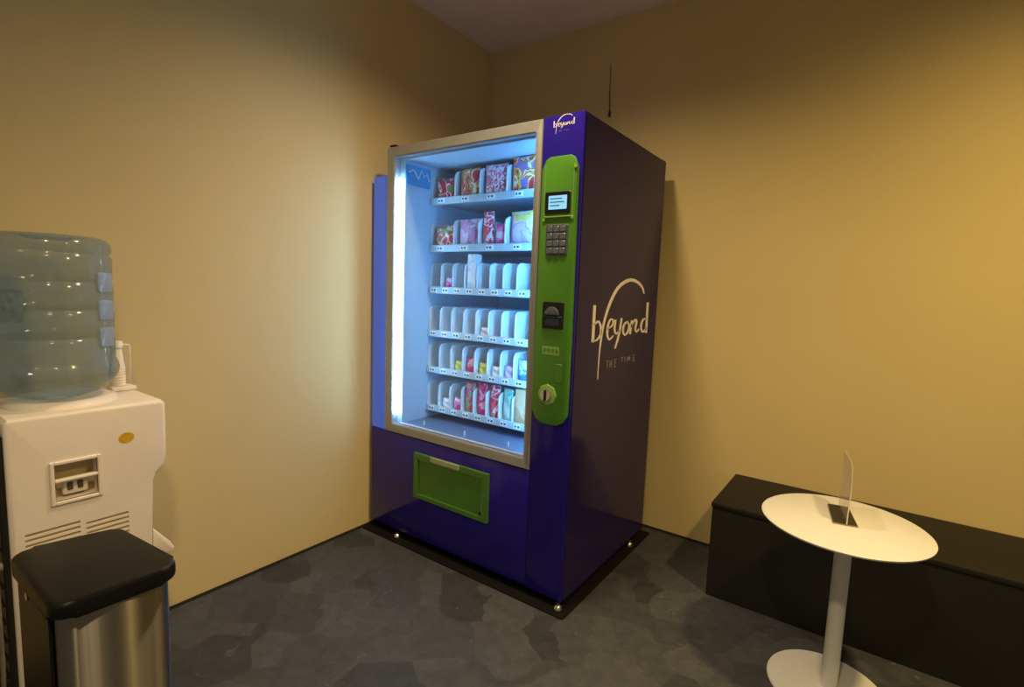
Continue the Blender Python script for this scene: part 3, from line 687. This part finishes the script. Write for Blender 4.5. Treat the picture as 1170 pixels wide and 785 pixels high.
# cup holder and cups
CX, CY = .138, -1.952
ch = thing('cup_holder', 'thin white wire cup holder behind the water bottle on the dispenser', 'cup holder', (CX, CY, .8585))
b = BM(); bx(b, CX-.028, CX+.028, CY-.034, CY+.030, .8585, .872, .005, 2); obj('tray', b, M['cream'], ch, autos=40)
b = BM(); tube(b, [(CX-.012, CY+.0265, .87), (CX-.012, CY+.0265, .990), (CX-.012, CY+.0245, .9945), (CX-.012, CY+.020, .9955), (CX-.012, CY-.005, .9965)], .0028, 8)
obj('wire_arm', b, M['cream'], ch, smooth=True)
NC = 7; zc = .8725
for k in range(NC):
    b = BM(); z0 = zc+.0085*k
    h = .062 if k < NC-1 else .062
    r0 = .0205-.0006*k*0
    lathe(b, [(r0-.0006, z0+.0006), (r0-.0004, z0), (r0+.0012, z0+.0006), (r0+.0012, z0+.0028), (r0, z0+.0034), (r0*.66, z0+h), (r0*.655, z0+h+.0005), (.0005, z0+h+.0005), (.0005, z0+h), (r0*.66-.0006, z0+h-.0003), (r0-.0006, z0+.0034)], CX-.012, CY-.008, 28, False, False)
    b.verts.ensure_lookup_table()
    if k == NC-1:
        lb = 'topmost of the upside-down white paper cups stacked in the cup holder'
    elif k == 0:
        lb = 'bottom one of the upside-down white paper cups stacked in the cup holder'
    else:
        lb = ['second', 'third', 'fourth', 'fifth', 'sixth'][k-1]+' white paper cup from the bottom of the stack in the cup holder'
    tag(obj('paper_cup', b, M['cup'], autos=40), lb, 'cup', 'paper cups stacked in the cup holder')
b = BM(); zz = zc+.0085*(NC-1)+.063
lathe(b, [(.0150, zz+.0002), (.0168, zz+.002), (.0168, zz+.018), (.0150, zz+.021), (.0150, zz+.0215)], CX-.012, CY-.008, 24)
obj('cup_cap', b, M['cup'], ch, autos=40)

# ---------------------------------------------------------------- step bin
bn2 = thing('pedal_bin', 'brushed steel rectangular pedal bin with black lid beside the water dispenser', 'bin', (.74, -2.2, 0))
def rpoly(P, r, n=7):
    out = []; N_ = len(P)
    for i in range(N_):
        p = Vector(P[i]); a = (Vector(P[i-1])-p).normalized(); c = (Vector(P[(i+1) % N_])-p).normalized()
        ang = a.angle(c); t = r/math.tan(ang/2); cen = p+(a+c).normalized()*(r/math.sin(ang/2))
        s_ = p+a*t; e_ = p+c*t
        a0 = math.atan2(s_.y-cen.y, s_.x-cen.x); a1 = math.atan2(e_.y-cen.y, e_.x-cen.x)
        d = (a1-a0+PI) % (2*PI)-PI
        for k in range(n+1): out.append((cen.x+r*math.cos(a0+d*k/n), cen.y+r*math.sin(a0+d*k/n)))
    return out
UV = lambda u, v, d: (u, v, d)
def bowed(r, n):
    out = []
    for x, y in rpoly(BODP, r, n): out.append((x, y))
    i = max(range(len(out)), key=lambda k: (out[k][0] > .89 and out[k][1] < -2.2, out[k][1]))   # last point of the near corner
    p, q = Vector(out[i]), Vector(out[(i+1) % len(out)])
    mid = []
    for k in range(1, 14):
        t = k/14; w_ = p.lerp(q, t); mid.append((w_.x+.010*4*t*(1-t), w_.y))
    return out[:i+1]+mid+out[i+1:]
LIDP = [(.612, -2.307), (.912, -2.304), (.917, -2.101), (.652, -2.128)]
BODP = [(.628, -2.297), (.896, -2.295), (.899, -2.109), (.662, -2.134)]
b = BM(); prism(b, bowed(.034, 10), UV, .025, .608); obj('body', b, M['steel'], bn2, autos=35)
b = BM(); prism(b, bowed(.034, 8), lambda u, v, d: (u+(u-.77)*.012, v+(v+2.2)*.012, d), 0, .027, .003, 1); obj('foot_ring', b, M['lid'], bn2, autos=35)
b = BM(); prism(b, rpoly(LIDP, .034, 8), UV, .608, .641, .009, 4); obj('lid', b, M['lid'], bn2, autos=50)
b = BM(); bx(b, .66, .872, -2.3005, -2.295, .03, .604, .002, 1); obj('back_panel', b, M['lid'], bn2)
b = BM(); cyl(b, (.745, -2.292, .598), (.745, -2.305, .598), .008, 14); obj('hinge_pin', b, M['chrome'], bn2, autos=40)
b = BM(); bx(b, .898, .94, -2.225, -2.175, .012, .022, .003, 1); obj('pedal', b, M['black'], bn2)

# ---------------------------------------------------------------- light
def downlight(xy, power, col, beam):
    l = bpy.data.lights.new('ceiling_downlight', 'SPOT'); l.energy = power; l.color = col
    l.spot_size = math.radians(beam); l.spot_blend = 1; l.shadow_soft_size = .07
    o = bpy.data.objects.new('ceiling_downlight', l); C.objects.link(o); o.location = (xy[0], xy[1], HC-.02)
for q in LAMPS: downlight(*q)
w = bpy.data.worlds.new('world'); bpy.context.scene.world = w; w.use_nodes = True
bg = w.node_tree.nodes['Background']; bg.inputs[0].default_value = WORLD[0]+(1,); bg.inputs[1].default_value = WORLD[1]

# ---------------------------------------------------------------- camera
F_ = Vector((-0.57710838, 0.80982023, -0.10553253)); R_ = Vector((0.8115181, 0.58314988, 0.03707552)); U_ = Vector((-0.09156579, 0.06424496, 0.99372445))
cam = bpy.data.cameras.new('camera'); cam.sensor_width = 36; cam.lens = 18.1019; cam.clip_start = .02
co = bpy.data.objects.new('camera', cam); C.objects.link(co)
co.matrix_world = Matrix(((R_.x, U_.x, -F_.x, 2.01018), (R_.y, U_.y, -F_.y, -2.52639), (R_.z, U_.z, -F_.z, 1.21105), (0, 0, 0, 1)))
sc = bpy.context.scene; sc.camera = co
sc.view_settings.view_transform = 'Standard'; sc.view_settings.look = 'None'; sc.view_settings.gamma = 1
sc.view_settings.use_curve_mapping = False; sc.view_settings.exposure = EXPO
sc.cycles.use_denoising = True
sc.cycles.max_bounces = 10; sc.cycles.transparent_max_bounces = 16
